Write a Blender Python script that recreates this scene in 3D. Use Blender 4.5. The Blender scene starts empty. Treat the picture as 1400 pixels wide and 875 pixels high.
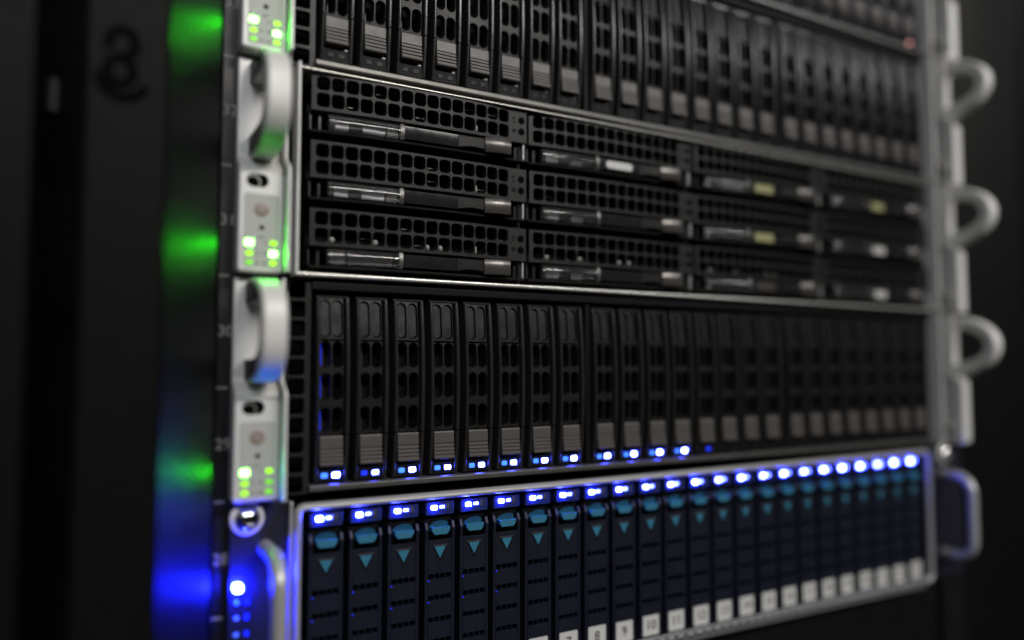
import bpy, bmesh, math, random
from mathutils import Vector, Matrix
R = math.radians
MM = 0.001
rng = random.Random(7)
sc = bpy.context.scene
COL = sc.collection

# ------------------------------------------------------------------ camera
cam_d = bpy.data.cameras.new('camera')
cam = bpy.data.objects.new('camera', cam_d); COL.objects.link(cam)
YAW, FPX, HOR = 29.5, 1063.7, 500.0
cam_d.sensor_width = 36.0
cam_d.lens = FPX / 1400 * 36
cam_d.clip_start = 0.01; cam_d.clip_end = 50
cam.location = (-0.2964, -0.3215, -0.0358)
cam.rotation_euler = (R(90) + math.atan((HOR - 437.5) / FPX), 0, -R(YAW))
cam_d.dof.use_dof = True
cam_d.dof.focus_distance = 0.352
cam_d.dof.aperture_fstop = 1.68
cam_d.dof.aperture_blades = 0
sc.camera = cam

# ------------------------------------------------------------------ light
world = bpy.data.worlds.new('World'); sc.world = world; world.use_nodes = True
bg = world.node_tree.nodes['Background']
bg.inputs[0].default_value = (0.8, 0.9, 1.0, 1); bg.inputs[1].default_value = 0.002
def area(name, loc, target, sx, sy, power, color):
    d = bpy.data.lights.new(name, 'AREA'); d.shape = 'RECTANGLE'; d.size = sx; d.size_y = sy
    d.energy = power; d.color = color
    o = bpy.data.objects.new(name, d); COL.objects.link(o); o.location = loc
    o.rotation_euler = (Vector(target) - Vector(loc)).to_track_quat('-Z', 'Y').to_euler()
    return o
area('aisle_ceiling_lamp', (0.55, -1.95, 1.15), (0, 0, 0.05), 1.0, 0.12, 28.0, (1.0, 0.955, 0.89))
area('far_ceiling_lamp', (-0.75, -2.0, 1.15), (0, 0, 0.0), 0.9, 0.12, 18.0, (0.93, 0.96, 1.0))
area('next_ceiling_lamp', (2.0, -1.95, 1.45), (0, 0, 0.1), 1.0, 0.12, 13.0, (0.95, 0.97, 1.0))
area('overhead_ceiling_lamp', (0.1, -0.6, 1.25), (0, 0, 0.1), 1.2, 0.16, 1.6, (1.0, 0.97, 0.92))

vs = sc.view_settings
vs.view_transform = 'Standard'; vs.look = 'None'; vs.exposure = 0.0; vs.gamma = 1.0; vs.use_curve_mapping = False
sc.cycles.use_denoising = True
sc.cycles.max_bounces = 8; sc.cycles.transparent_max_bounces = 8
sc.cycles.sample_clamp_indirect = 4.0
sc.cycles.caustics_reflective = True; sc.cycles.caustics_refractive = False

# ------------------------------------------------------------------ materials
MATS = {}
def mat(name, col, rough=0.45, metal=0.0, var=0.25, bump=0.0, scale=900.0, coat=0.0, trans=0.0, emit=None, estr=0.0, ior=1.45, speck=0.0, spec=0.5):
    m = bpy.data.materials.new(name); m.use_nodes = True
    nt = m.node_tree; b = nt.nodes['Principled BSDF']; L = nt.links
    b.inputs['Base Color'].default_value = (*col, 1)
    b.inputs['Roughness'].default_value = rough; b.inputs['Metallic'].default_value = metal
    b.inputs['Coat Weight'].default_value = coat; b.inputs['Coat Roughness'].default_value = 0.15
    b.inputs['Transmission Weight'].default_value = trans; b.inputs['IOR'].default_value = ior
    b.inputs['Specular IOR Level'].default_value = spec
    if emit:
        b.inputs['Emission Color'].default_value = (*emit, 1); b.inputs['Emission Strength'].default_value = estr
    else:
        tc = nt.nodes.new('ShaderNodeTexCoord')
        oi = nt.nodes.new('ShaderNodeObjectInfo')
        add = nt.nodes.new('ShaderNodeVectorMath'); add.operation = 'ADD'
        L.new(tc.outputs['Object'], add.inputs[0]); L.new(oi.outputs['Location'], add.inputs[1])
        n1 = nt.nodes.new('ShaderNodeTexNoise'); n1.inputs['Scale'].default_value = 70; n1.inputs['Detail'].default_value = 5
        L.new(add.outputs[0], n1.inputs['Vector'])
        mx = nt.nodes.new('ShaderNodeMix'); mx.data_type = 'RGBA'
        mx.inputs[6].default_value = (*[c * (1 - var) for c in col], 1)
        mx.inputs[7].default_value = (*[min(1, c * (1 + var)) for c in col], 1)
        L.new(n1.outputs['Fac'], mx.inputs[0])
        out = mx.outputs[2]
        if speck > 0:           # settled dust
            n3 = nt.nodes.new('ShaderNodeTexNoise'); n3.inputs['Scale'].default_value = 1700; n3.inputs['Detail'].default_value = 2
            L.new(add.outputs[0], n3.inputs['Vector'])
            rp = nt.nodes.new('ShaderNodeMapRange'); rp.inputs[1].default_value = 0.66; rp.inputs[2].default_value = 0.75
            rp.inputs[4].default_value = speck
            L.new(n3.outputs['Fac'], rp.inputs[0])
            m2 = nt.nodes.new('ShaderNodeMix'); m2.data_type = 'RGBA'
            L.new(rp.outputs[0], m2.inputs[0]); L.new(out, m2.inputs[6]); m2.inputs[7].default_value = (0.30, 0.28, 0.25, 1)
            out = m2.outputs[2]
        L.new(out, b.inputs['Base Color'])
        mr = nt.nodes.new('ShaderNodeMapRange'); mr.inputs[3].default_value = max(0.02, rough - 0.09); mr.inputs[4].default_value = min(1, rough + 0.09)
        n2 = nt.nodes.new('ShaderNodeTexNoise'); n2.inputs['Scale'].default_value = 160; n2.inputs['Detail'].default_value = 6
        L.new(add.outputs[0], n2.inputs['Vector']); L.new(n2.outputs['Fac'], mr.inputs[0]); L.new(mr.outputs[0], b.inputs['Roughness'])
        if bump > 0:
            nb = nt.nodes.new('ShaderNodeTexNoise'); nb.inputs['Scale'].default_value = scale; nb.inputs['Detail'].default_value = 3
            L.new(add.outputs[0], nb.inputs['Vector'])
            bp = nt.nodes.new('ShaderNodeBump'); bp.inputs['Strength'].default_value = bump; bp.inputs['Distance'].default_value = 0.0002
            L.new(nb.outputs['Fac'], bp.inputs['Height']); L.new(bp.outputs[0], b.inputs['Normal'])
    MATS[name] = m
    return m
mat('black_plastic', (0.012, 0.0117, 0.0115), 0.36, bump=0.35, scale=1500, speck=0.08, spec=0.22)
mat('tray_plastic', (0.016, 0.0157, 0.015), 0.38, bump=0.30, scale=1500, speck=0.08, spec=0.24)
mat('lamp_plastic', (0.016, 0.024, 0.10), 0.35, spec=0.3)
mat('shelf_plastic', (0.008, 0.0095, 0.018), 0.44, bump=0.30, scale=1600, speck=0.05, spec=0.28)
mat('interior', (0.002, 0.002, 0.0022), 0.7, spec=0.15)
mat('black_paint', (0.006, 0.006, 0.007), 0.5, bump=0.3, scale=1200, spec=0.12)
mat('bay_metal', (0.115, 0.112, 0.105), 0.38, metal=0.6, bump=0.1, speck=0.1)
mat('lid_edge', (0.55, 0.54, 0.50), 0.30, metal=0.7, bump=0.1, speck=0.1)
mat('silver_paint', (0.68, 0.67, 0.655), 0.40, metal=0.12, bump=0.12, scale=2200, var=0.06, speck=0.05)
mat('handle_metal', (0.66, 0.65, 0.62), 0.50, metal=0.15, var=0.06, bump=0.08, scale=2200, spec=0.35)
mat('panel_grey', (0.42, 0.415, 0.40), 0.5, var=0.05, bump=0.1)
mat('latch_brown', (0.070, 0.061, 0.056), 0.42, bump=0.25, scale=2000, speck=0.08, var=0.12)
mat('tab_brown', (0.075, 0.068, 0.064), 0.24, metal=0.3, bump=0.1, var=0.12)
mat('light_pipe', (0.012, 0.0125, 0.0145), 0.24, var=0.5, spec=0.55)
mat('clear_plastic', (0.90, 0.91, 0.93), 0.05, trans=0.98, var=0.01, spec=0.4)
mat('smoked_window', (0.014, 0.014, 0.016), 0.16, spec=0.35)
mat('foil', (0.30, 0.30, 0.31), 0.2, metal=0.7)
mat('paper_white', (0.52, 0.515, 0.495), 0.6, var=0.04)
mat('paper_yellow', (0.25, 0.245, 0.11), 0.6, var=0.08)
mat('teal_plastic', (0.032, 0.155, 0.245), 0.38, var=0.08)
mat('ink', (0.003, 0.003, 0.003), 0.7, spec=0.02)
mat('grey_ink', (0.25, 0.25, 0.24), 0.6)
mat('rail_ink', (0.34, 0.34, 0.33), 0.6, var=0.4)
mat('rim_metal', (0.44, 0.435, 0.425), 0.40, metal=0.4, var=0.08, bump=0.1)
mat('mesh_metal', (0.20, 0.215, 0.22), 0.42, metal=0.5)
mat('chrome', (0.82, 0.81, 0.79), 0.16, metal=1.0, var=0.04)
mat('rail_black', (0.006, 0.006, 0.007), 0.42, bump=0.2)
mat('gloss_black', (0.003, 0.003, 0.0035), 0.42, bump=0.25, scale=260, spec=0.36)
mat('ear_black', (0.009, 0.009, 0.018), 0.5, bump=0.1, spec=0.4)
mat('barrel_metal', (0.012, 0.012, 0.012), 0.4, bump=0.6, scale=900, spec=0.3)
mat('post_grey', (0.005, 0.0049, 0.0047), 0.46, bump=0.3, scale=700, var=0.1, spec=0.07)
mat('button_brown', (0.26, 0.19, 0.175), 0.4, var=0.1)
mat('unlit_lens', (0.06, 0.065, 0.08), 0.2)
mat('dead_lens', (0.006, 0.006, 0.007), 0.35, spec=0.15)
mat('rail_plastic', (0.020, 0.0196, 0.0192), 0.24, bump=0.15, scale=1500, speck=0.06, spec=0.55)
mat('pcb_white', (0.34, 0.33, 0.30), 0.5)
mat('pin_metal', (0.55, 0.62, 0.58), 0.25, metal=0.7)
def led(name, c, s): return mat(name, c, 0.4, emit=c, estr=s)
led('led_green_beacon', (0.018, 1.0, 0.008), 430)
led('led_green_hot', (0.045, 1.0, 0.02), 150)
led('led_green', (0.36, 0.95, 0.005), 0.95)
led('led_green_dim', (0.20, 0.80, 0.01), 0.45)
led('led_blue_hot', (0.045, 0.06, 1.0), 180)
led('led_blue_hot_weak', (0.055, 0.07, 1.0), 115)
led('led_blue_hot_strong', (0.04, 0.055, 1.0), 235)
led('led_blue_faint', (0.12, 0.28, 1.0), 0.6)
led('led_blue_mid', (0.05, 0.07, 1.0), 42)
led('led_blue_soft', (0.05, 0.20, 1.0), 1.5)
led('blue_led_or_glow', (0.01, 0.04, 1.0), 0.5)  # dim lights, and the painted glints and inner glow
led('led_blue_control', (0.006, 0.010, 1.0), 1700)
led('led_red', (1.0, 0.42, 0.42), 0.9)

# ------------------------------------------------------------------ mesh helpers (all numbers in millimetres)
class MB:
    def __init__(s): s.v = []; s.f = []
    def add(s, vs_, fs):
        o = len(s.v); s.v += vs_; s.f += [tuple(i + o for i in f) for f in fs]
    def box(s, x0, x1, y0, y1, z0, z1):
        s.add([(x0,y0,z0),(x1,y0,z0),(x1,y1,z0),(x0,y1,z0),(x0,y0,z1),(x1,y0,z1),(x1,y1,z1),(x0,y1,z1)],
              [(0,1,5,4),(1,2,6,5),(2,3,7,6),(3,0,4,7),(4,5,6,7),(3,2,1,0)])
        return s
    def prism(s, pts, y0, y1, c=0.0):
        """pts (x,z) outline, front at y0 (towards the viewer), back at y1, chamfer c round the front"""
        n = len(pts); cx = sum(p[0] for p in pts)/n; cz = sum(p[1] for p in pts)/n
        loops = []
        if c > 0:
            ins = []
            for x, z in pts:
                d = math.hypot(x-cx, z-cz) or 1
                ins.append((cx+(x-cx)*(1-min(.9, c*1.2/d)), y0, cz+(z-cz)*(1-min(.9, c*1.2/d))))
            loops.append(ins)
        loops.append([(x, y0 + c, z) for x, z in pts]); loops.append([(x, y1, z) for x, z in pts])
        vv = [p for l in loops for p in l]; ff = []
        for k in range(len(loops)-1):
            for i in range(n):
                j = (i+1) % n
                ff.append((k*n+i, k*n+j, (k+1)*n+j, (k+1)*n+i))
        ff.append(tuple(range(n))); ff.append(tuple(reversed(range((len(loops)-1)*n, len(loops)*n))))
        s.add(vv, ff); return s
    def profile(s, pts, x0, x1):
        """pts (y,z) outline extruded along x"""
        n = len(pts)
        s.add([(x0,y,z) for y,z in pts] + [(x1,y,z) for y,z in pts],
              [(i,(i+1)%n,n+(i+1)%n,n+i) for i in range(n)] + [tuple(range(n)), tuple(reversed(range(n,2*n)))])
        return s
    def ring_yz(s, outer, inner, x0, x1, c=0.8):
        """closed ring between two (y,z) loops, extruded along x, edges chamfered"""
        n = len(outer)
        def sh(loop, other, k):
            r = []
            for (y,z),(a,b) in zip(loop, other):
                d = math.hypot(a-y, b-z) or 1; r.append((y+(a-y)*k/d, z+(b-z)*k/d))
            return r
        oi, io = sh(outer, inner, c), sh(inner, outer, c)
        loops = [[(x0,*p) for p in io], [(x0,*p) for p in oi], [(x0+c,*p) for p in outer], [(x1-c,*p) for p in outer],
                 [(x1,*p) for p in oi], [(x1,*p) for p in io], [(x1-c,*p) for p in inner], [(x0+c,*p) for p in inner]]
        vv = [p for l in loops for p in l]; m = len(loops)
        s.add(vv, [(k*n+i, k*n+(i+1)%n, ((k+1)%m)*n+(i+1)%n, ((k+1)%m)*n+i) for k in range(m) for i in range(n)])
        return s
    def sweep(s, path, sec, closed=False):
        """path of 3D points, sec = list of (a,b) in the frame (x-axis-ish side, normal)"""
        P = [Vector(p) for p in path]; n = len(sec); vv = []
        for i, p in enumerate(P):
            t = (P[min(i+1,len(P)-1)] - P[max(i-1,0)]).normalized()
            side = Vector((1,0,0)) if abs(t.x) < 0.9 else Vector((0,0,1))
            side = (side - t*side.dot(t)).normalized(); nor = t.cross(side)
            vv += [tuple(p + side*a + nor*b) for a, b in sec]
        ff = [(k*n+i, k*n+(i+1)%n, (k+1)*n+(i+1)%n, (k+1)*n+i) for k in range(len(P)-1) for i in range(n)]
        ff += [tuple(reversed(range(n))), tuple(range((len(P)-1)*n, len(P)*n))]
        s.add(vv, ff); return s
    def lathe(s, cx, cz, prof, seg=24):
        """prof = [(r, y)] spun round the y axis through (cx, cz)"""
        vv = []; ff = []
        for r, y in prof:
            vv += [(cx + r*math.cos(2*math.pi*i/seg), y, cz + r*math.sin(2*math.pi*i/seg)) for i in range(seg)]
        for k in range(len(prof)-1):
            ff += [(k*seg+i, k*seg+(i+1)%seg, (k+1)*seg+(i+1)%seg, (k+1)*seg+i) for i in range(seg)]
        ff += [tuple(range(seg)), tuple(range((len(prof)-1)*seg, len(prof)*seg))]
        s.add(vv, ff); return s
    def cell(s, X0, X1, Z0, Z1, hx0, hx1, hz0, hz1, r, depth, yf, ch=0.25, k=5):
        """one rectangular cell of sheet with a rounded hole; yf(x,z) gives the front"""
        inner = []; outer = []
        cs = [(hx1-r, hz1-r, 0, X1, Z1), (hx0+r, hz1-r, 90, X0, Z1), (hx0+r, hz0+r, 180, X0, Z0), (hx1-r, hz0+r, 270, X1, Z0)]
        for q, (cx, cz, a0, OX, OZ) in enumerate(cs):
            for j in range(k):
                a = R(a0 + 90*j/(k-1)); inner.append((cx+r*math.cos(a), cz+r*math.sin(a)))
                h = (k-1)/2
                st = (OX, cz) if q % 2 == 0 else (cx, OZ)
                en = (cx, OZ) if q % 2 == 0 else (OX, cz)
                w = j/h if j <= h else (j-h)/h
                A, B = (st, (OX, OZ)) if j <= h else ((OX, OZ), en)
                outer.append((A[0]+(B[0]-A[0])*w, A[1]+(B[1]-A[1])*w))
        n = len(inner); mx = (hx0+hx1)/2; mz = (hz0+hz1)/2
        big = []
        for x, z in inner:
            d = math.hypot(x-mx, z-mz); big.append((x+(x-mx)*ch/d, z+(z-mz)*ch/d))
        vv = [(x, yf(x,z), z) for x, z in outer] + [(x, yf(x,z), z) for x, z in big]
        vv += [(x, yf(x,z)+ch, z) for x, z in inner] + [(x, yf(x,z)+depth, z) for x, z in inner]
        s.add(vv, [(q*n+i, q*n+(i+1)%n, (q+1)*n+(i+1)%n, (q+1)*n+i) for q in range(3) for i in range(n)])
        return s
    def mesh(s, name, m, smooth=None):
        me = bpy.data.meshes.new(name)
        me.from_pydata([(x*MM, y*MM, z*MM) for x, y, z in s.v], [], s.f)
        bm = bmesh.new(); bm.from_mesh(me)
        bmesh.ops.recalc_face_normals(bm, faces=bm.faces); bm.to_mesh(me); bm.free()
        if smooth is not None:
            me.polygons.foreach_set('use_smooth', [True]*len(me.polygons)); me.set_sharp_from_angle(angle=R(smooth))
        me.materials.append(MATS[m]); return me
    def build(s, name, m, parent=None, bevel=0.0, seg=2, smooth=None, loc=None):
        o = bpy.data.objects.new(name, s.mesh(name, m, smooth)); COL.objects.link(o)
        if parent: o.parent = parent
        if loc: o.location = [c*MM for c in loc]
        if bevel:
            b = o.modifiers.new('bevel', 'BEVEL'); b.width = bevel*MM; b.segments = seg; b.limit_method = 'ANGLE'; b.angle_limit = R(35)
        return o
def rrect(x0, x1, z0, z1, r, k=4):
    p = []
    for cx, cz, a0 in ((x1-r, z1-r, 0), (x0+r, z1-r, 90), (x0+r, z0+r, 180), (x1-r, z0+r, 270)):
        p += [(cx+r*math.cos(R(a0+90*j/k)), cz+r*math.sin(R(a0+90*j/k))) for j in range(k+1)]
    return p
def circ(r, n=14): return [(r*math.cos(2*math.pi*i/n), r*math.sin(2*math.pi*i/n)) for i in range(n)]
def thing(name, loc, label, cat, group=None):
    o = bpy.data.objects.new(name, None); COL.objects.link(o); o.location = [c*MM for c in loc]
    o.empty_display_size = 0.01
    o['label'] = label; o['category'] = cat
    if group: o['group'] = group
    return o
def tag(o, **k):
    for a, b in k.items(): o[a] = b
    return o
def copy_tree(o, parent=None):
    c = o.copy(); COL.objects.link(c); c.parent = parent
    for ch in [q for q in o.children]: copy_tree(ch, c)
    return c
_txt = {}
def text_mesh(body, size, m, depth=0.05):
    key = (body, size, m)
    if key in _txt: return _txt[key]
    cu = bpy.data.curves.new('lettering', 'FONT'); cu.body = body; cu.size = size*MM; cu.extrude = depth*MM
    cu.align_x = 'CENTER'; cu.align_y = 'CENTER'; cu.resolution_u = 3
    to = bpy.data.objects.new('lettering', cu); COL.objects.link(to)
    bpy.context.view_layer.update()
    me = bpy.data.meshes.new_from_object(to.evaluated_get(bpy.context.evaluated_depsgraph_get()))
    bpy.data.objects.remove(to); bpy.data.curves.remove(cu)
    me.transform(Matrix.Rotation(R(90), 4, 'X')); me.materials.clear(); me.materials.append(MATS[m])
    _txt[key] = me; return me
def text(name, body, size, m, parent, loc):
    o = bpy.data.objects.new(name, text_mesh(body, size, m)); COL.objects.link(o); o.parent = parent
    o.location = [c*MM for c in loc]; return o
ORD = 'first second third fourth fifth sixth seventh eighth ninth tenth eleventh twelfth thirteenth fourteenth fifteenth sixteenth seventeenth eighteenth nineteenth twentieth twenty-first twenty-second twenty-third twenty-fourth'.split()
U2 = 88.9

# ------------------------------------------------------------------ the rack cabinet
rack = thing('server_rack', (0, 60, -260), 'black steel rack cabinet with numbered mounting rails and wide grey posts', 'rack')
def rk(name, mb, m, parent=rack, **k):
    o = mb.build(name, m, parent, **k)
    if parent is rack: o.location = (0, -60*MM, 260*MM)
    return o
ZB, ZT = -262, 310
for s_ in (-1, 1):
    def bx(mb, a, b, y0, y1, z0, z1): return mb.box(min(s_*a, s_*b), max(s_*a, s_*b), y0, y1, z0, z1)
    rail = rk('mounting_rail', bx(MB(), 222, 246.8, 2, 4.5, ZB, ZT), 'rail_black', bevel=0.4)
    # the oblique glossy cheek between rail and post
    ch = MB()
    n = 12
    if s_ < 0:      # flares forward beside the rail
        fr_ = [(249.6 + 20.6*i/n, -12 - 25.0*(0.92*i/n + 0.08*(i/n)**2)) for i in range(n+1)]
    else:
        fr_ = [(247.0 + 41.5*i/n, 3.4 - 23.0*(i/n)**1.5) for i in range(n+1)]
    PY = fr_[-1][1]
    pts = fr_ + [(fr_[-1][0] + 2, PY + 2), (fr_[0][0] + 2, fr_[0][1] + 16)]
    m_ = len(pts)
    v = [(s_*x, y, ZB) for x, y in pts] + [(s_*x, y, ZT) for x, y in pts]
    ch.add(v, [(i, (i+1) % m_, m_+(i+1) % m_, m_+i) for i in range(m_)])
    rk('cheek_panel', ch, 'gloss_black' if s_ < 0 else 'post_grey', smooth=40)
    post = rk('post', bx(MB(), 270.4 if s_ < 0 else 288.6, 295.4 if s_ < 0 else 314, -37 if s_ < 0 else -20, 30, ZB, ZT), 'post_grey', bevel=1.6, seg=3)
    rk('door_edge', bx(MB(), 309.0 if s_ < 0 else 328, 338 if s_ < 0 else 360, -38 if s_ < 0 else -22, 0, ZB, ZT), 'post_grey', bevel=1.5, seg=3)
    if s_ < 0:
        # rack-unit numbers and ticks printed on the rail
        for k, n in enumerate((33, 32, 31, 30, 29, 28, 27)):
            zc = 111.1 - 44.45*k
            text('unit_number', str(n), 6.2, 'rail_ink', rail, (-243.6, 1.9, zc))
            MB().box(-246.6, -242.6, 1.85, 2.02, zc - 22.6, zc - 21.9).build('unit_tick', 'rail_ink', rail)
        # round hinge barrel in the dark gap beside the post
        b = MB(); seg = 20
        ring = [(0, -14), (3.0, -13), (3.9, -11), (3.9, 11), (3.0, 13), (0, 14)]
        vv = []
        for r_, zz in ring: vv += [(-304.6 + r_*math.cos(2*math.pi*i/seg), -8 + r_*math.sin(2*math.pi*i/seg), 58.3 + zz*.5) for i in range(seg)]
        b.add(vv, [(k*seg+i, k*seg+(i+1)%seg, (k+1)*seg+(i+1)%seg, (k+1)*seg+i) for k in range(5) for i in range(seg)])
        rk('hinge_barrel', b, 'barrel_metal', smooth=40)
        # dark raised figure-eight mark with a curved stroke under it
        def arc(cx, cz, rx, rz, a0, a1, n=18): return [(cx + rx*math.cos(R(a0+(a1-a0)*i/n)), -37.2, cz + rz*math.sin(R(a0+(a1-a0)*i/n))) for i in range(n+1)]
        sec = [(a*1.2, b_*0.9) for a, b_ in circ(1.35, 10)]
        def stroke(path):
            P = [Vector(p) for p in path]; vv = []; n = len(sec)
            for i, p in enumerate(P):
                t = (P[min(i+1, len(P)-1)] - P[max(i-1, 0)]).normalized(); nn = Vector((0,-1,0)); sd = t.cross(nn)
                vv += [tuple(p + sd*a + nn*b_) for a, b_ in sec]
            m_ = MB(); m_.add(vv, [(k*n+i, k*n+(i+1)%n, (k+1)*n+(i+1)%n, (k+1)*n+i) for k in range(len(P)-1) for i in range(n)] + [tuple(range(n)), tuple(range((len(P)-1)*n, len(P)*n))])
            return m_
        mk = stroke(arc(-284.6, 71.6, 4.0, 4.6, -60, 205))
        for a in (arc(-285.0, 62.2, 3.9, 4.6, 0, 360), arc(-284.0, 61.2, 7.4, 8.0, 185, 335)):
            q = stroke(a); mk.add(q.v, q.f)
        rk('stamped_mark', mk, 'ink', smooth=60)
rk('side_panel', MB().box(-400, -345, 20, 24, ZB, ZT), 'black_paint')
rk('back_panel', MB().box(-360, 360, 130, 133, ZB, ZT), 'interior')

# ------------------------------------------------------------------ server ears (shared by the three kinds of server)
def ear_profile(off=0.0):
    return [(0.5, 0.9), (-9.5+off, 0.9), (-9.5+off, 41.5), (-8.6+off, 43.2), (-4.0+off, 46.3), (-3.0+off, 47.6), (-3.0+off, 87.9), (0.5, 87.9)]
def d_loop(yb, zc, hy, hz, e=2.3, n=26):
    p = []
    for i in range(n):
        t = -math.pi/2 + math.pi*i/(n-1)
        c, s = math.cos(t), math.sin(t)
        p.append((yb - hy*abs(c)**(2/e), zc + hz*math.copysign(abs(s)**(2/e), s)))
    m = 8
    p += [(yb, zc + hz - 2*hz*(j+1)/(m+1)) for j in range(m)]
    return p
def make_ear(srv, s_, leds=None, bumps=False):
    """s_=-1: the ear with the control panel beside the numbered rail; +1: the plain one at the far end"""
    sx = lambda x: s_*x
    m = MB().profile(ear_profile(), *sorted((sx(241.6), sx(224.4))))
    ear = m.build('ear', 'silver_paint', srv, bevel=0.9, seg=3)
    # thin rim wall following the ear's step
    w = MB(); pr = [(-9.5, 0.9), (-9.5, 41.5), (-8.6, 43.2), (-4.0, 46.3), (-3.0, 47.6), (-3.0, 87.9)]
    path = [(y + 1.0, z) for y, z in pr] + [(y - 6.0, z) for y, z in reversed(pr)]
    w.profile(path, *sorted((sx(224.2), sx(222.9))))
    w.build('rim_wall', 'silver_paint', ear, bevel=0.35)
    # pull handle: a thick D-shaped loop
    h = MB().ring_yz(d_loop(-2.6, 66.6, 32.5, 20.4, 2.9 if s_ < 0 else 2.1), d_loop(-2.6, 66.6, 25.2, 11.0 if s_ < 0 else 12.2, 3.0 if s_ < 0 else 2.1), *sorted((sx(236.9), sx(227.8))), c=.8)
    h.build('handle', 'handle_metal', ear, smooth=35)
    if s_ < 0:
        for q in (-1, 1):  # added dark plates: painted-in shade on the sides of the handle feet
            MB().profile([(-3.2, 66.6+q*11.2), (-3.2, 66.6+q*19.0), (-13, 66.6+q*18.9), (-22, 66.6+q*16.2), (-26.5, 66.6+q*11.2), (-23, 66.6+q*10.8)], -237.2, -236.8).build('foot_shade', 'black_paint', ear)
        y = -9.5
        # slot with a ring showing inside
        MB().prism(rrect(-238.9, -230.4, 34.3, 39.6, 2.5), y - 0.06, y + 2).build('slot', 'ink', ear)
        a = [(-236.4 + 2.6*math.cos(R(t)), y - 0.25, 36.0 + 2.6*math.sin(R(t))) for t in range(-40, 150, 12)]
        MB().sweep(a, circ(0.28, 6)).build('wire_ring', 'lid_edge', ear, smooth=60)
        MB().prism(rrect(-239.6, -226.0, 2.6, 31.6, 1.2), y - 0.25, y + 1, 0.2).build('control_panel', 'panel_grey', ear)
        MB().lathe(-233.0, 25.4, [(2.9, y), (2.8, y-0.5), (2.3, y-0.62), (0.01, y-0.62)], 28).build('power_button', 'button_brown', ear, smooth=40)
        pw = [(-233.0 + 1.0*math.cos(R(t)), y - 0.66, 25.3 + 1.0*math.sin(R(t))) for t in range(120, 421, 20)]
        MB().sweep(pw, [(a_*.5, b_*.5) for a_, b_ in circ(0.3, 6)]).box(-233.12, -232.88, y-.72, y-.6, 25.2, 26.6).build('power_symbol', 'panel_grey', ear)
        MB().lathe(-232.8, 18.3, [(1.0, y), (1.0, y-0.32), (0.01, y-0.32)], 16).build('reset_hole', 'ink', ear)
        for k, (xx, zz, w_) in enumerate([(-233, 14.6, 2.6), (-235.6, 12.2, .9), (-231.4, 12.4, 1.0), (-234.8, 8.2, 2.0), (-231.2, 8.2, 2.2), (-234.4, 4.4, 1.5), (-231.5, 4.3, 1.9)]):
            MB().box(xx-w_/2, xx+w_/2, y-0.30, y-0.2, zz-.55, zz+.55).build('printed_icon', 'grey_ink', ear)
        for (xx, zz), mm in zip([(-238.0+.6, 12.2), (-238.0+.6, 8.0), (-238.0+.6, 4.4), (-228.3, 12.4), (-228.3, 8.2), (-228.3, 4.5)], leds):
            hot = mm.endswith(('hot', 'beacon'))
            MB().prism(rrect(xx-1.35, xx+1.35, zz-.95, zz+.95, .45), y-(.34 if hot else .4), y, .08).build('status_light', mm, ear)
    elif bumps:
        MB().lathe(221.6, 12.6, [(2.6, 0), (2.6, -9.5), (2.2, -10.6), (0.01, -10.8)], 20).build('thumbscrew', 'chrome', ear, smooth=40)
    return ear
def flange(srv, x0, x1, y0=-9.5):
    MB().box(x0, x1, y0, 0.5, 0.6, 88.3).build('side_flange', 'silver_paint', srv, bevel=0.5)

HOT, GR, DIM, BCN = 'led_green_hot', 'led_green', 'led_green_dim', 'led_green_beacon'
def small_bay_server(base, label, leds, left_ear=True):
    """two-unit server with twenty-four upright drive bays"""
    srv = thing('rack_server', (0, 0, base), label, 'server', 'rack servers with pull handles')
    c = MB().box(-219, 210, 14, 110, 0.6, 88.3)
    c.build('chassis', 'interior', srv)
    MB().profile([(-1.5, 84.2), (-2.2, 84.8), (-2.2, 87.8), (-1.6, 88.3), (14, 88.3), (14, 84.2)], -210.6, 209.8).build('top_bar', 'black_paint', srv, bevel=0.3)
    MB().profile([(-2.4, 1.5), (-3.0, 1.9), (-3.0, 3.9), (-2.2, 4.4), (14, 4.4), (14, 1.5)], -210.6, 209.8).build('bottom_bar', 'bay_metal', srv, bevel=0.3)
    for x in (-71.2, 68.2): MB().box(x-1.3, x+1.3, -0.5, 14, 4.5, 84.1).build('bay_divider', 'black_paint', srv, bevel=0.3)
    v = MB(); yf = lambda x, z: -1.0
    for k in range(11):
        z0 = 0.9 + 7.94*k
        v.cell(-220.6, -211.0, z0, z0+7.94, -219.6, -213.0, z0+.75, z0+7.2, 1.1, 3.0, yf)
    v.box(-211.0, -210.6, -1.0, 8, 0.9, 88.2)
    v.build('vent_strip', 'tray_plastic', srv)
    flange(srv, 209.9, 211.1)
    MB().box(211.3, 224.0, -0.5, 6, 0.8, 88.1).build('end_plate', 'black_paint', srv)
    if left_ear: make_ear(srv, -1, leds)
    make_ear(srv, 1, bumps=True)
    return srv

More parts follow.
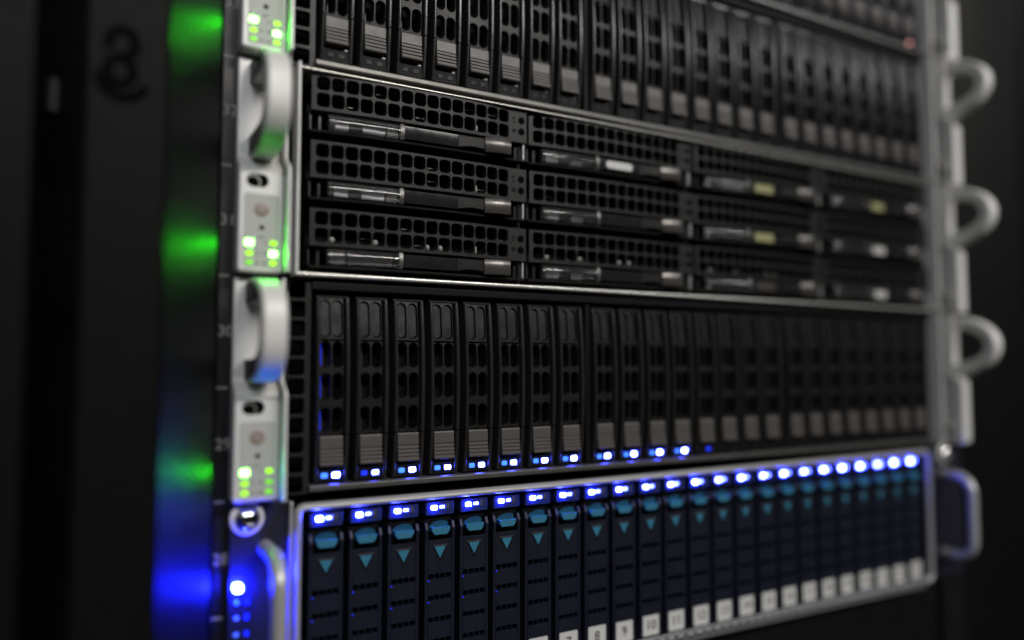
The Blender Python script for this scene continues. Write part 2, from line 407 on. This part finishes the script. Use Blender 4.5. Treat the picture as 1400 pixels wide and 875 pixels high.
# ------------------------------------------------------------------ the small upright drive carrier
def bulge(z): return -2.9*(1 - ((z-44)/40.0)**2)
def make_carrier():
    root = thing('drive_carrier', (0, 0, 0), '', 'drive carrier')
    # frame: two bowed side rails, top bridge, lamp bar
    fr = MB()
    def rail_seg(x0, x1, z0, z1, n):
        vv = []; m = 0
        for i in range(n+1):
            z = z0 + (z1-z0)*i/n; y = bulge(z) - 1.1
            ring = [(x0, 9), (x0, y+1.0), (x0+.1, y+.55), (x0+.35, y+.17), (x0+.75, y), (x1-.75, y), (x1-.35, y+.17), (x1-.1, y+.55), (x1, y+1.0), (x1, 9)]
            m = len(ring); vv += [(a, b, z) for a, b in ring]
        fr.add(vv, [(k*m+i, k*m+(i+1)%m, (k+1)*m+(i+1)%m, (k+1)*m+i) for k in range(n) for i in range(m)] + [tuple(range(m)), tuple(range(n*m, (n+1)*m))])
    for x0, x1 in ((-7.1, -5.5), (5.2, 7.1)):
        rail_seg(x0, x1, 24.6, 81.6, 14); rail_seg(x0, x1, 5.2, 24.1, 5)
    fr.box(-7.05, 7.05, -0.2, 9, 81.6, 82.4)
    fr.box(-5.7, 5.7, -0.55, 9, 10.5, 11.3)
    fr.build('frame', 'rail_plastic', root, smooth=50)
    MB().prism(rrect(-6.4, 6.4, 5.0, 10.3, .5), -0.9, 9, .25).build('lamp_bar', 'black_paint', root)
    yf = lambda x, z: bulge(z) + 0.6
    g = MB()
    for c0, c1, h0, h1 in ((-5.6, -.6, -5.3, -1.1), (-.6, 4.4, -.1, 4.1)):
        for Z0, Z1, z0, z1, r in ((64.2, 81.4, 65.2, 80.4, 2.05), (51.1, 63.4, 52.3, 63.0, 2.0), (37.2, 51.1, 38.8, 49.9, 2.05), (24.5, 37.2, 25.5, 35.6, 2.05)):
            # long cells are cut in bands so that the face follows the bow
            g.cell(c0, c1, Z0, Z1, h0, h1, z0, z1, r, 3.4, yf, .42, k=5)
    g.box(-5.6, 4.4, 1.0, 3.0, 62.9, 64.6)
    g.build('grille', 'black_plastic', root, smooth=30)
    for xc in (-3.2, 2.0):
        p = MB(); z0, z1 = 65.4, 80.2
        p.prism(rrect(xc-1.95, xc+1.95, z0, z1, 1.9), 0, 3, .12)
        p.v = [(x, y + bulge(z) + 1.7 if y < 2 else y, z) for x, y, z in p.v]
        p.build('light_pipe', 'light_pipe', root)
    prof = [(4, 24.0), (-2.6, 24.0), (-2.9, 23.4), (-3.0, 18.9)]
    z = 18.9; y = -3.0
    for q in range(4):
        prof += [(y + .05, z), (y + .45, z - .25), (y + .45, z - .6), (y - .18, z - .85), (y - .28, z - 1.55)]
        z -= 1.62; y -= .22
    prof += [(y + .1, 11.9), (4, 11.6)]
    l = MB().profile(prof, -5.3, 4.3); l.build('latch', 'latch_brown', root, bevel=0.12, seg=1)
    MB().box(-5.4, 5.4, 7.5, 13.8, 12, 81).build('drive_body', 'interior', root)
    # sheet edges glimpsed through the grille
    MB().box(-2.9, -2.5, 4.5, 7.4, 24, 62).build('inner_sheet', 'bay_metal', root)
    return root
def lens(root, x0, x1, m, y=-1.2):
    return MB().prism(rrect(x0, x1, 6.7, 8.8, .5), y, 0, .2).build('status_light', m, root)
proto_small = make_carrier()
first_small = [True]
def place_small(i, base, label, group, lights):
    o = proto_small if first_small[0] else copy_tree(proto_small)
    first_small[0] = False
    g = i // 8
    o.location = ((-201.3 + 17.02*i + 3.25*g)*MM, rng.uniform(-.25, .25)*MM, base*MM)
    o.rotation_euler = (rng.uniform(-.003, .003), 0, rng.uniform(-.010, .010))
    o['label'] = label; o['group'] = group
    return o

# topmost server: only its far drives dip into view
small_bay_server(2*U2, 'topmost server, only its lower drive ends and far flange in view', (DIM, DIM, DIM, DIM, DIM, DIM))
top_small = []
for i in range(24):
    extra = ', red light at its foot' if i == 23 else ''
    o = place_small(i, 2*U2, 'drive carrier of the topmost server, %s from the far flange%s' % (ORD[23-i], extra), 'drive carriers of the topmost server', None)
    top_small.append((o, i))
small_bay_server(U2, 'upper server of unlit upright drives, directly above the twelve-drive server', (BCN, GR, DIM, GR, HOT, GR))
up = [place_small(i, U2, '%s upright drive from the numbered rail, unlit row above the twelve-drive server' % ORD[i], 'unlit upright drives above the twelve-drive server', None) for i in range(24)]
small_bay_server(-U2, 'server of upright brown-latched drives between twelve-drive server and blue-lit shelf', (BCN, GR, GR, GR, DIM, DIM))
low = []
for i in range(24):
    lit = 'lit blue' if i < 12 else 'unlit'
    low.append(place_small(i, -U2, '%s upright drive from the numbered rail, %s, row under the twelve-drive server' % (ORD[i], lit), 'upright drives under the twelve-drive server', None))
for o, i in top_small:
    lens(o, 0.6, 3.8, 'led_red' if i == 23 else 'dead_lens')
for o in up:
    lens(o, -4.2, -1.2, 'dead_lens', -1.15); lens(o, 0.6, 3.8, 'dead_lens', -1.15)
for i, o in enumerate(low):
    if i < 12:
        lens(o, -4.2, -1.4, 'blue_led_or_glow' if i == 1 else 'led_blue_soft', -1.15)
        lens(o, 0.6, 3.7, 'led_blue_mid' if i == 1 else 'led_blue_hot')
    else:
        lens(o, -4.2, -1.4, 'dead_lens', -1.15); lens(o, 0.6, 3.7, 'blue_led_or_glow' if i == 12 else 'dead_lens', -1.15)

MB().box(-5.2, -3.6, 3.0, 3.6, 25, 62.5).build('painted_glow', 'blue_led_or_glow', low[0])  # glowing strip added to imitate blue light inside this carrier
# ------------------------------------------------------------------ the twelve-drive server
srv = thing('rack_server', (0, 0, 0), 'server of twelve wide grille-front drives in three rows of four', 'server', 'rack servers with pull handles')
MB().box(-218, 209.5, 16, 110, 0.6, 88.3).build('chassis', 'interior', srv)
MB().profile([(-4.6, 86.9), (-5.2, 87.2), (-5.2, 87.8), (-4.6, 88.1), (16, 88.1), (16, 86.9)], -217.9, 209.8).build('top_bar', 'lid_edge', srv, bevel=0.2)
MB().profile([(-4.6, 0.5), (-5.4, 1.0), (-5.4, 2.1), (-4.6, 2.6), (16, 2.6), (16, 0.5)], -217.9, 209.8).build('bottom_bar', 'lid_edge', srv, bevel=0.25)
flange(srv, -219.3, -218.1); flange(srv, 209.9, 211.1)
MB().box(211.3, 224.0, -0.5, 6, 0.8, 88.1).build('end_plate', 'black_paint', srv)
MB().box(-223, -219.5, -0.5, 6, 0.8, 88.1).build('end_plate', 'black_paint', srv)
PX, PZ, X0 = 105.9, 28.6, -214.6
for k in range(1, 4):
    MB().box(X0 + PX*k - 3.0, X0 + PX*k - 1.8, -0.5, 16, 2.7, 86.9).build('bay_divider', 'black_paint', srv, bevel=0.2)
make_ear(srv, -1, (BCN, GR, DIM, GR, HOT, GR)); make_ear(srv, 1, bumps=True)

def make_tray():
    root = thing('wide_drive_carrier', (0, 0, 0), '', 'drive carrier')
    bow = lambda x: -1.2 - 3.0*(1 - abs((min(x, 97)-51)/56.0)**3)
    yf = lambda x, z: bow(x)
    g = MB(); p = 6.17; x0 = 4.3
    for c in range(15):
        a = x0 + p*c
        g.cell(a - (1.8 if c == 0 else 0), a+p, 20.2, 27.6, a+.42, a+p-.42, 20.75, 26.35, 1.5, 3.2, yf, .25)
        g.cell(a - (1.8 if c == 0 else 0), a+p, 12.0, 20.2, a+.42, a+p-.42, 13.5, 19.35, 1.5, 3.2, yf, .25)
    # top and bottom turned edges of the band
    n = 30; L = []
    for i in range(n+1):
        x = x0 - 1.8 + (x0+15*p+9.6-(x0-1.8))*i/n; L.append(x)
    for z, d in ((27.6, 1), (12.0, -1)):
        vv = [(x, bow(x), z) for x in L] + [(x, bow(x)+.8, z+.35*d) for x in L] + [(x, 12, z+.35*d) for x in L]
        g.add(vv, [(q*(n+1)+i, q*(n+1)+i+1, (q+1)*(n+1)+i+1, (q+1)*(n+1)+i) for q in range(2) for i in range(n)])
    g.build('grille', 'tray_plastic', root, smooth=30)
    e = MB(); xe0, xe1 = x0+15*p, x0+15*p+9.6
    m = 4; vv = []
    for q in range(m+1):
        x = xe0 + (xe1-xe0)*q/m
        vv += [(x, bow(x), 12.0), (x, bow(x), 27.6)]
    vv += [(xe1, 10, 12.0), (xe1, 10, 27.6)]
    e.add(vv, [(2*q, 2*q+2, 2*q+3, 2*q+1) for q in range(m+1)])
    ep = e.build('end_panel', 'tray_plastic', root)
    xc = xe0 + 6.7
    for zc in (22.6, 17.2):
        yb = bow(xc) - .02
        MB().lathe(xc, zc, [(1.75, yb+.4), (1.75, yb-.12), (0.01, yb-.12)], 20).lathe(xc, zc, [(.75, yb-.1), (.7, yb-.3), (.01, yb-.3)], 12).build('status_lens', 'ink', ep)
        yi = bow(xe0+2.6) - .03
        if zc > 20: ic = MB().box(xe0+2.1, xe0+3.1, yi-.03, yi+.1, 22.9, 23.9).box(xe0+2.0, xe0+3.3, yi-.03, yi+.1, 21.4, 21.9)
        else:
            ic = MB()
            for q in range(3): ic.box(xe0+1.7+.75*q, xe0+2.15+.75*q, yi-.04, yi+.1, 16.3+.2*q, 18.2)
        ic.build('printed_icon', 'ink', ep)
    # lower lip of the tray
    vv = []
    for x in L: vv += [(x, bow(x)+1.2, 3.9), (x, bow(x)+.7, 3.5), (x, bow(x)+.9, 2.9), (x, 12, 2.7), (x, 12, 3.9)]
    lip = MB(); lip.add(vv, [(5*i+q, 5*i+(q+1)%5, 5*(i+1)+(q+1)%5, 5*(i+1)+q) for i in range(n) for q in range(5)])
    lip.build('tray_lip', 'tray_plastic', root, smooth=40)
    # posts at the near end, seen under the grille
    for xa, w in ((2.4, 1.0), (6.2, 1.3)):
        MB().box(xa, xa+w, 0.5, 10, 4.0, 11.6).build('tray_rib', 'rail_plastic', root, bevel=.2)
    MB().box(xe1-5.0, xe1-1.9, 0.8, 10, 4.0, 11.6).build('tray_rib', 'tray_plastic', root, bevel=.2)
    MB().box(xe1-1.3, xe1-.5, -1.2, 10, 4.0, 11.7).build('tray_rib', 'rim_metal', root, bevel=.2)
    # release lever: clear window, smoked window, arm and brown thumb tab
    def slab(xa, xb, z0, z1, off, th, cv=.7, k=10):
        mb = MB(); vv = []
        for i in range(k+1):
            x = xa+(xb-xa)*i/k; y = bow(x) + off
            fr2 = [(x, y - cv*(1 - (2*j/6-1)**2), z0 + (z1-z0)*j/6) for j in range(7)]
            vv += fr2 + [(x, y+th, z1), (x, y+th, z0)]
        m9 = 9
        mb.add(vv, [(m9*i+q, m9*i+(q+1)%m9, m9*(i+1)+(q+1)%m9, m9*(i+1)+q) for i in range(k) for q in range(m9)] + [tuple(range(m9)), tuple(range(m9*k, m9*k+m9))])
        return mb
    lev = slab(10.0, 41.5, 4.6, 11.2, 1.4, 1.4, 1.2).build('lever_window', 'clear_plastic', root, smooth=30)
    slab(41.6, 43.4, 4.4, 11.5, 1.0, 2.2).build('lever_post', 'bay_metal', root, smooth=30)
    slab(43.5, 70.0, 5.2, 10.9, 1.5, 1.6, .12).build('lever_plate', 'smoked_window', root, smooth=30)
    arm = MB(); k = 10; vv = []
    for i in range(k+1):
        t = i/k; x = 70.1 + 14.4*t; y = bow(x) + 1.2 - 2.0*t*t
        zt = 11.2 - .3*t; zb = 5.0 + 1.0*math.sin(math.pi*t)
        vv += [(x, y, zb+.4), (x, y, zt-.4), (x, y+.4, zt), (x, y+2.6, zt), (x, y+2.6, zb), (x, y+.4, zb)]
    arm.add(vv, [(6*i+q, 6*i+(q+1)%6, 6*(i+1)+(q+1)%6, 6*(i+1)+q) for i in range(k) for q in range(6)] + [tuple(range(6)), tuple(range(6*k, 6*k+6))])
    arm.build('lever_arm', 'black_plastic', root, smooth=40)
    tab = MB(); vv = []; k = 12
    for i in range(k+1):
        t = i/k; x = 83.0 + 13.2*t; y = bow(x) - 1.1 - 2.3*math.sin(math.pi*min(1, t*1.1)*.5) + 1.2*max(0, t-.75)
        vv += [(x, y, 4.7), (x, y, 10.9), (x, y+.3, 11.3), (x, y+1.7, 11.3), (x, y+1.7, 4.3), (x, y+.3, 4.3)]
    tab.add(vv, [(6*i+q, 6*i+(q+1)%6, 6*(i+1)+(q+1)%6, 6*(i+1)+q) for i in range(k) for q in range(6)] + [tuple(range(6)), tuple(range(6*k, 6*k+6))])
    tab.build('thumb_tab', 'tab_brown', root, smooth=50)
    MB().box(4, 99, 12, 15.8, 3.0, 27.4).build('drive_body', 'interior', root)
    # light guide standing behind the thirteenth hole of the grille
    MB().box(80.0, 81.1, -.4, 1.2, 13.5, 17.6).build('light_guide', 'pcb_white', root, bevel=.3)
    return root
proto_tray = make_tray()
for r in range(3):
    for c in range(4):
        o = proto_tray if (r, c) == (0, 0) else copy_tree(proto_tray)
        o.location = ((X0 + PX*c)*MM, rng.uniform(-.3, .3)*MM, (59.3 - PZ*r)*MM)
        o.rotation_euler = (0, 0, rng.uniform(-.004, .004))
        row = ('top', 'middle', 'bottom')[r]; colm = ('column beside the numbered rail', 'second column from the numbered rail', 'third column from the numbered rail', 'column at the far flange')[c]
        o['label'] = 'wide grille-front drive in the %s row, %s' % (row, colm); o['group'] = 'wide grille-front drives of the twelve-drive server'
        o['_rc'] = r*4+c
trays = sorted([o for o in bpy.data.objects if '_rc' in o], key=lambda o: o['_rc'])
def put(o, name, mb, m): return mb.build(name, m, o)
ybk = 2.6
for k, o in enumerate(trays):
    r, c = divmod(k, 4); del o['_rc']
    bw = lambda x: -1.2 - 3.0*(1 - abs((min(x, 97)-51)/56.0)**3)
    def lab(x0, x1, z0, z1, m, name='sticker_or_glare', off=3.1, rd=.5): put(o, name, MB().prism(rrect(x0, x1, z0, z1, rd), bw((x0+x1)/2)+off, bw((x0+x1)/2)+off+.5), m)
    if c == 0 and r < 2:
        lab(13.0, 19.0, 4.8, 9.0, 'foil', 'metal_bracket'); lab(25, 35, 4.8, 8.4 + r, 'foil', 'metal_bracket'); lab(36, 41, 4.8, 10.8, 'bay_metal', 'metal_bracket')
    elif c == 0:
        lab(12, 18, 4.8, 10.8, 'latch_brown'); lab(19.5, 39, 4.8, 10.9, 'paper_white')
    elif c == 1:
        lab(13, 20, 5, 10, 'foil', 'metal_bracket'); lab(27, 34, 5, 8, 'bay_metal', 'metal_bracket')
        if r == 0: lab(48, 65, 6.2, 10.0, 'paper_white', 'sticker_or_glare', 0.8, 1.85)  # this white capsule is a painted glare on the lever plate
    elif c == 2:
        lab(12, 15, 5, 10, 'foil', 'metal_bracket')
        if r == 0: lab(23, 40, 5, 10.5, 'panel_grey')
        lab(48, 63, 5.6, 10.4, 'paper_yellow' if r < 2 else 'tab_brown', 'sticker_or_glare', 1.0)
    else:
        lab(12, 17, 5, 10, 'bay_metal', 'metal_bracket'); lab(48, 60, 5.6, 10.4, 'paper_yellow' if r == 0 else 'panel_grey', 'sticker_or_glare', 1.0)
    # bits of drive hardware glimpsed in the grille holes
    spots = {2: ((12.9, 14.0), (32, 14.2)), 0: (), 1: ()}[r]
    if r == 2: spots = spots + ((56.3, 13.9), (62.8, 14.0))
    if c < 2:      # metal edges glimpsed inside
        for q in range(5):
            x_ = 4.3 + 6.17*rng.randrange(15) + 1.2; z_ = rng.choice((14.2, 20.9)) + rng.uniform(0, 3.5)
            put(o, 'inner_sheet', MB().box(x_ + 1.5, x_ + rng.uniform(3.5, 6), bw(x_) + 4.5, bw(x_) + 5.5, z_, z_ + .45), 'bay_metal')
    for x_, z_ in spots:
        put(o, 'drive_screw', MB().lathe(x_ + 6.2*c*.3, z_ + 1.4, [(1.4, bw(x_)+6.2), (1.2, bw(x_)+4.2), (0.3, bw(x_)+3.6), (.01, bw(x_)+3.6)], 10), 'pcb_white')

# ------------------------------------------------------------------ the blue-lit drive shelf
SB = -2*U2
sh = thing('drive_shelf', (0, 0, SB), 'silver-rimmed drive shelf with blue lights and numbered teal-tabbed drives', 'drive shelf')
MB().box(-214, 197, 10, 110, 0.5, 87.0).build('chassis', 'interior', sh)
# rim: rounded frame swept round the opening
def rim_sweep(loop, sec):
    n = len(loop); m = len(sec); vv = []
    for i in range(n):
        a = Vector(loop[i-1]); b = Vector(loop[i]); c = Vector(loop[(i+1) % n])
        t1 = (b-a).normalized(); t2 = (c-b).normalized(); t = (t1+t2).normalized()
        nrm = Vector((t.y, -t.x))     # outwards for a counter-clockwise loop
        k = 1/max(.5, nrm.dot(Vector((t1.y, -t1.x))))
        vv += [(b.x + nrm.x*o_*k, y, b.y + nrm.y*o_*k) for o_, y in sec]
    mb = MB(); mb.add(vv, [(i*m+q, i*m+(q+1)%m, ((i+1)%n)*m+(q+1)%m, ((i+1)%n)*m+q) for i in range(n) for q in range(m)])
    return mb
lp = rrect(-214.0, 198.0, 3.6, 83.6, 1.4, 5)
rim_sweep(lp, [(0, -3.5), (0, -4.9), (.5, -5.8), (1.2, -6.2), (2.2, -6.0), (2.9, -5.1), (3.1, -4.3), (3.1, -3.5)]).build('rim', 'rim_metal', sh, smooth=40)
rim_sweep(rrect(-213.8, 197.8, 3.8, 83.4, 1.3, 5), [(0, 12), (0, -3.4), (2.8, -3.4), (2.8, 12)]).build('rim_liner', 'black_paint', sh)
MB().box(-218.8, -217.6, -5.0, 2, 0.8, 87.6).build('rim_strip', 'rim_metal', sh, bevel=.4)
# perforated foot strip under the numbers
v = MB()
for k in range(62):
    a = -206.0 + 6.4*k
    v.cell(a, a+6.4, -1.4, 3.9, a+1.0, a+5.4, -.1, 2.9, 1.2, 1.5, lambda x, z: -6.4, .15, k=3)
v.build('foot_strip', 'mesh_metal', sh)
for s_ in (-1, 1):
    ear = MB().box(*sorted((s_*241.3, -219.2 if s_ < 0 else 200.2)), -1.8, 1.6, .8, 88.0).build('ear', 'ear_black', sh, bevel=.5)
    xs = -234.8 if s_ < 0 else 221.0
    zs = -95.4 - SB
    w = MB().lathe(xs, zs, [(6.6, -1.8), (6.5, -2.6), (5.9, -2.9), (4.9, -2.9)], 32); w.build('washer', 'silver_paint', ear, smooth=35)
    MB().lathe(xs, zs, [(4.9, -2.2), (4.8, -4.0), (4.0, -5.2), (2.2, -5.9), (2.1, -5.0), (.01, -4.8)], 32).build('screw', 'chrome', ear, smooth=40)
    # bent tubular handle
    hx = -227.6 if s_ < 0 else 217.0
    za, zb = (11.5, 70.3) if s_ < 0 else (17.0, 69.5)
    path = [(hx, 0, zb)]
    rr = 11.0; yo = -27.0 if s_ < 0 else -23.0
    path += [(hx, yo + rr - rr*math.sin(R(t)), zb - rr + rr*math.cos(R(t))) for t in range(0, 91, 10)]
    path += [(hx, yo + rr - rr*math.cos(R(t)), za + rr - rr*math.sin(R(t))) for t in range(0, 91, 10)]
    path += [(hx, 0, za)]
    MB().sweep(path, circ(3.1, 18)).build('handle', 'rim_metal', ear, smooth=60)
    if s_ < 0:
        for q, (zz, mm, hw) in enumerate(((-121.4, 'led_blue_control', 1.5), (-127.4, 'led_blue_soft', .9), (-133.3, 'led_blue_faint', .9), (-139.6, 'led_blue_faint', .9))):
            MB().prism(rrect(-238.0-hw, -238.0+hw, zz-SB-hw*.9, zz-SB+hw*.9, .7), -5.2 if q == 0 else -2.15, -1.6, .3).build('status_light', mm, ear)
            if q: MB().box(-234.8, -233.4, -1.95, -1.7, zz-SB-1.0, zz-SB+1.0).build('printed_icon', 'blue_led_or_glow', ear)

def make_shelf_drive():
    root = thing('shelf_drive', (0, 0, 0), '', 'drive carrier')
    z = lambda q: q - SB
    g = MB(); yf = lambda x, zz: -2.2
    # face plate: plain upper part, four rows of four vents
    rows = [-128.2, -137.4, -146.8, -156.2]
    xs = [-5.6, -2.85, -.05, 2.75, 5.55]
    for r in rows:
        for i in range(4): g.cell(xs[i], xs[i+1], z(r-2.0), z(r+2.0), xs[i]+.22, xs[i+1]-.22, z(r-1.15), z(r+1.15), .35, 3, yf, .12, k=3)
    def plate(z0, z1, x0=-5.6, x1=5.55): g.add([(x0,-2.2,z(z0)),(x1,-2.2,z(z0)),(x1,-2.2,z(z1)),(x0,-2.2,z(z1))], [(0,1,2,3)])
    edges = [-174.2] + [e for r in reversed(rows) for e in (r-2.0, r+2.0)] + [-112.2]
    for a, b in zip(edges[0::2], edges[1::2]): plate(a, b)
    g.build('face_plate', 'shelf_plastic', root)
    # side cheeks, set back, taller at the far side
    c = MB()
    for sgn, zt in ((-1, -104.5), (1, -104.5)):
        x0, x1 = sorted((sgn*5.65, sgn*7.2))
        o_ = [(-2.2 if sgn > 0 else -2.0, z(-174.2)), (-2.4, z(-112)), (-2.9, z(-107.5)), (-1.6, z(zt)), (8, z(zt)), (8, z(-174.2))]
        c.profile(o_, x0, x1)
    c.build('frame', 'shelf_plastic', root, bevel=.35)
    MB().prism(rrect(-6.9, 6.9, z(-101.6), z(-95.6), .6), -2.2, 8, .3).build('lamp_bar', 'lamp_plastic', root)
    # shadowed pocket the tab sits in
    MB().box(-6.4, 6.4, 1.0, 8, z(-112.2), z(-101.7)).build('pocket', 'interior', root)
    t = MB()
    top = [(4.6*math.cos(R(a)), -106.7 + 2.9*math.sin(R(a))) for a in range(0, 181, 15)]
    vv = [(x, -0.5 - 2.4*((zz+106.7)/2.9), z(zz)) for x, zz in top]
    n = len(vv); base = len(vv)
    t.add(vv + [(0, -.7, z(-106.4))], [(i, i+1, n) for i in range(n-1)] + [(n-1, 0, n)])
    t.prism([(4.5, z(-106.8)), (-4.5, z(-106.8)), (-4.2, z(-108.6)), (-3.1, z(-110.0)), (3.1, z(-110.0)), (4.2, z(-108.6))], -3.5, 1, .25)
    t.build('release_tab', 'teal_plastic', root)
    MB().prism([(2.7, z(-115.3)), (-2.7, z(-115.3)), (0, z(-120.3))], -2.45, -2.1, .0).build('arrow', 'teal_plastic', root)
    rg = MB()
    P = [(3.9, z(-114.5)), (-3.9, z(-114.5)), (0, z(-122.4))]; Q = [(3.2, z(-115.0)), (-3.2, z(-115.0)), (0, z(-120.9))]
    rg.add([(x, -2.25, zz) for x, zz in P] + [(x, -2.55, zz) for x, zz in Q], [(0,1,4,3),(1,2,5,4),(2,0,3,5)])
    rg.build('arrow_surround', 'black_plastic', root)
    MB().prism(rrect(-5.2, 5.2, z(-173.6), z(-163.6), .5), -2.42, -2.1, .05).build('number_label', 'paper_white', root)
    # drive lights
    MB().prism(rrect(-4.4, -1.7, z(-99.1), z(-97.3), .45), -3.15, -1.9, .15).build('status_light', 'led_blue_hot', root)
    MB().prism(rrect(-.3, 2.1, z(-98.8), z(-97.5), .3), -2.5, -1.9, .15).build('status_light', 'led_blue_mid', root)
    MB().prism(rrect(2.6, 4.5, z(-99.6), z(-96.8), .35), -2.6, -1.9, .25).build('status_lens', 'unlit_lens', root)
    return root
proto_shelf = make_shelf_drive()
shelf = [proto_shelf] + [copy_tree(proto_shelf) for _ in range(23)]
for i, o in enumerate(shelf):
    o.location = ((-203.3 + 16.96*i)*MM, rng.uniform(-.2, .2)*MM, SB*MM)
    o.rotation_euler = (rng.uniform(-.003, .003), 0, rng.uniform(-.008, .008))
    o['group'] = 'teal-tabbed drives of the blue-lit shelf'
    for q_ in o.children:
        if q_.name.startswith('number_label'): q_.location = (rng.uniform(-.35, .35)*MM, 0, rng.uniform(-.3, .3)*MM)
    o['label'] = '%s teal-tabbed shelf drive counted from the numbered rail%s' % (ORD[i], ', white label %d' % i if i >= 5 else '')
    lamps_ = sorted([c for c in o.children if c.name.startswith('status_light')], key=lambda c: min(v_.co.x for v_ in c.data.vertices))
    pick = rng.choice(('led_blue_hot', 'led_blue_hot_weak', 'led_blue_hot_strong'))
    if pick != 'led_blue_hot':
        lamps_[0].data = lamps_[0].data.copy(); lamps_[0].data.materials[0] = MATS[pick]
    lb = [c for c in o.children if c.name.startswith('number_label')][0]
    text('numeral', str(i), 6.6, 'ink', lb, (0, -2.52, -168.6-SB))
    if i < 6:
        for r in (-128.2, -137.4):  # glowing dots painted in as glints of the drive lights
            MB().prism(rrect(-5.75, -5.15, r-SB-1.9, r-SB-1.3, .25, 2), -2.35, -2.0).build('painted_glint', 'blue_led_or_glow', o)

# ------------------------------------------------------------------ blank panel below the shelf
bp_ = MB().box(-219, 219, 4, 7, -88.9, -2.0).build('blanking_panel', 'black_paint', loc=(0, 0, SB), bevel=.5)
tag(bp_, label='plain black blanking panel under the blue-lit drive shelf', category='panel')
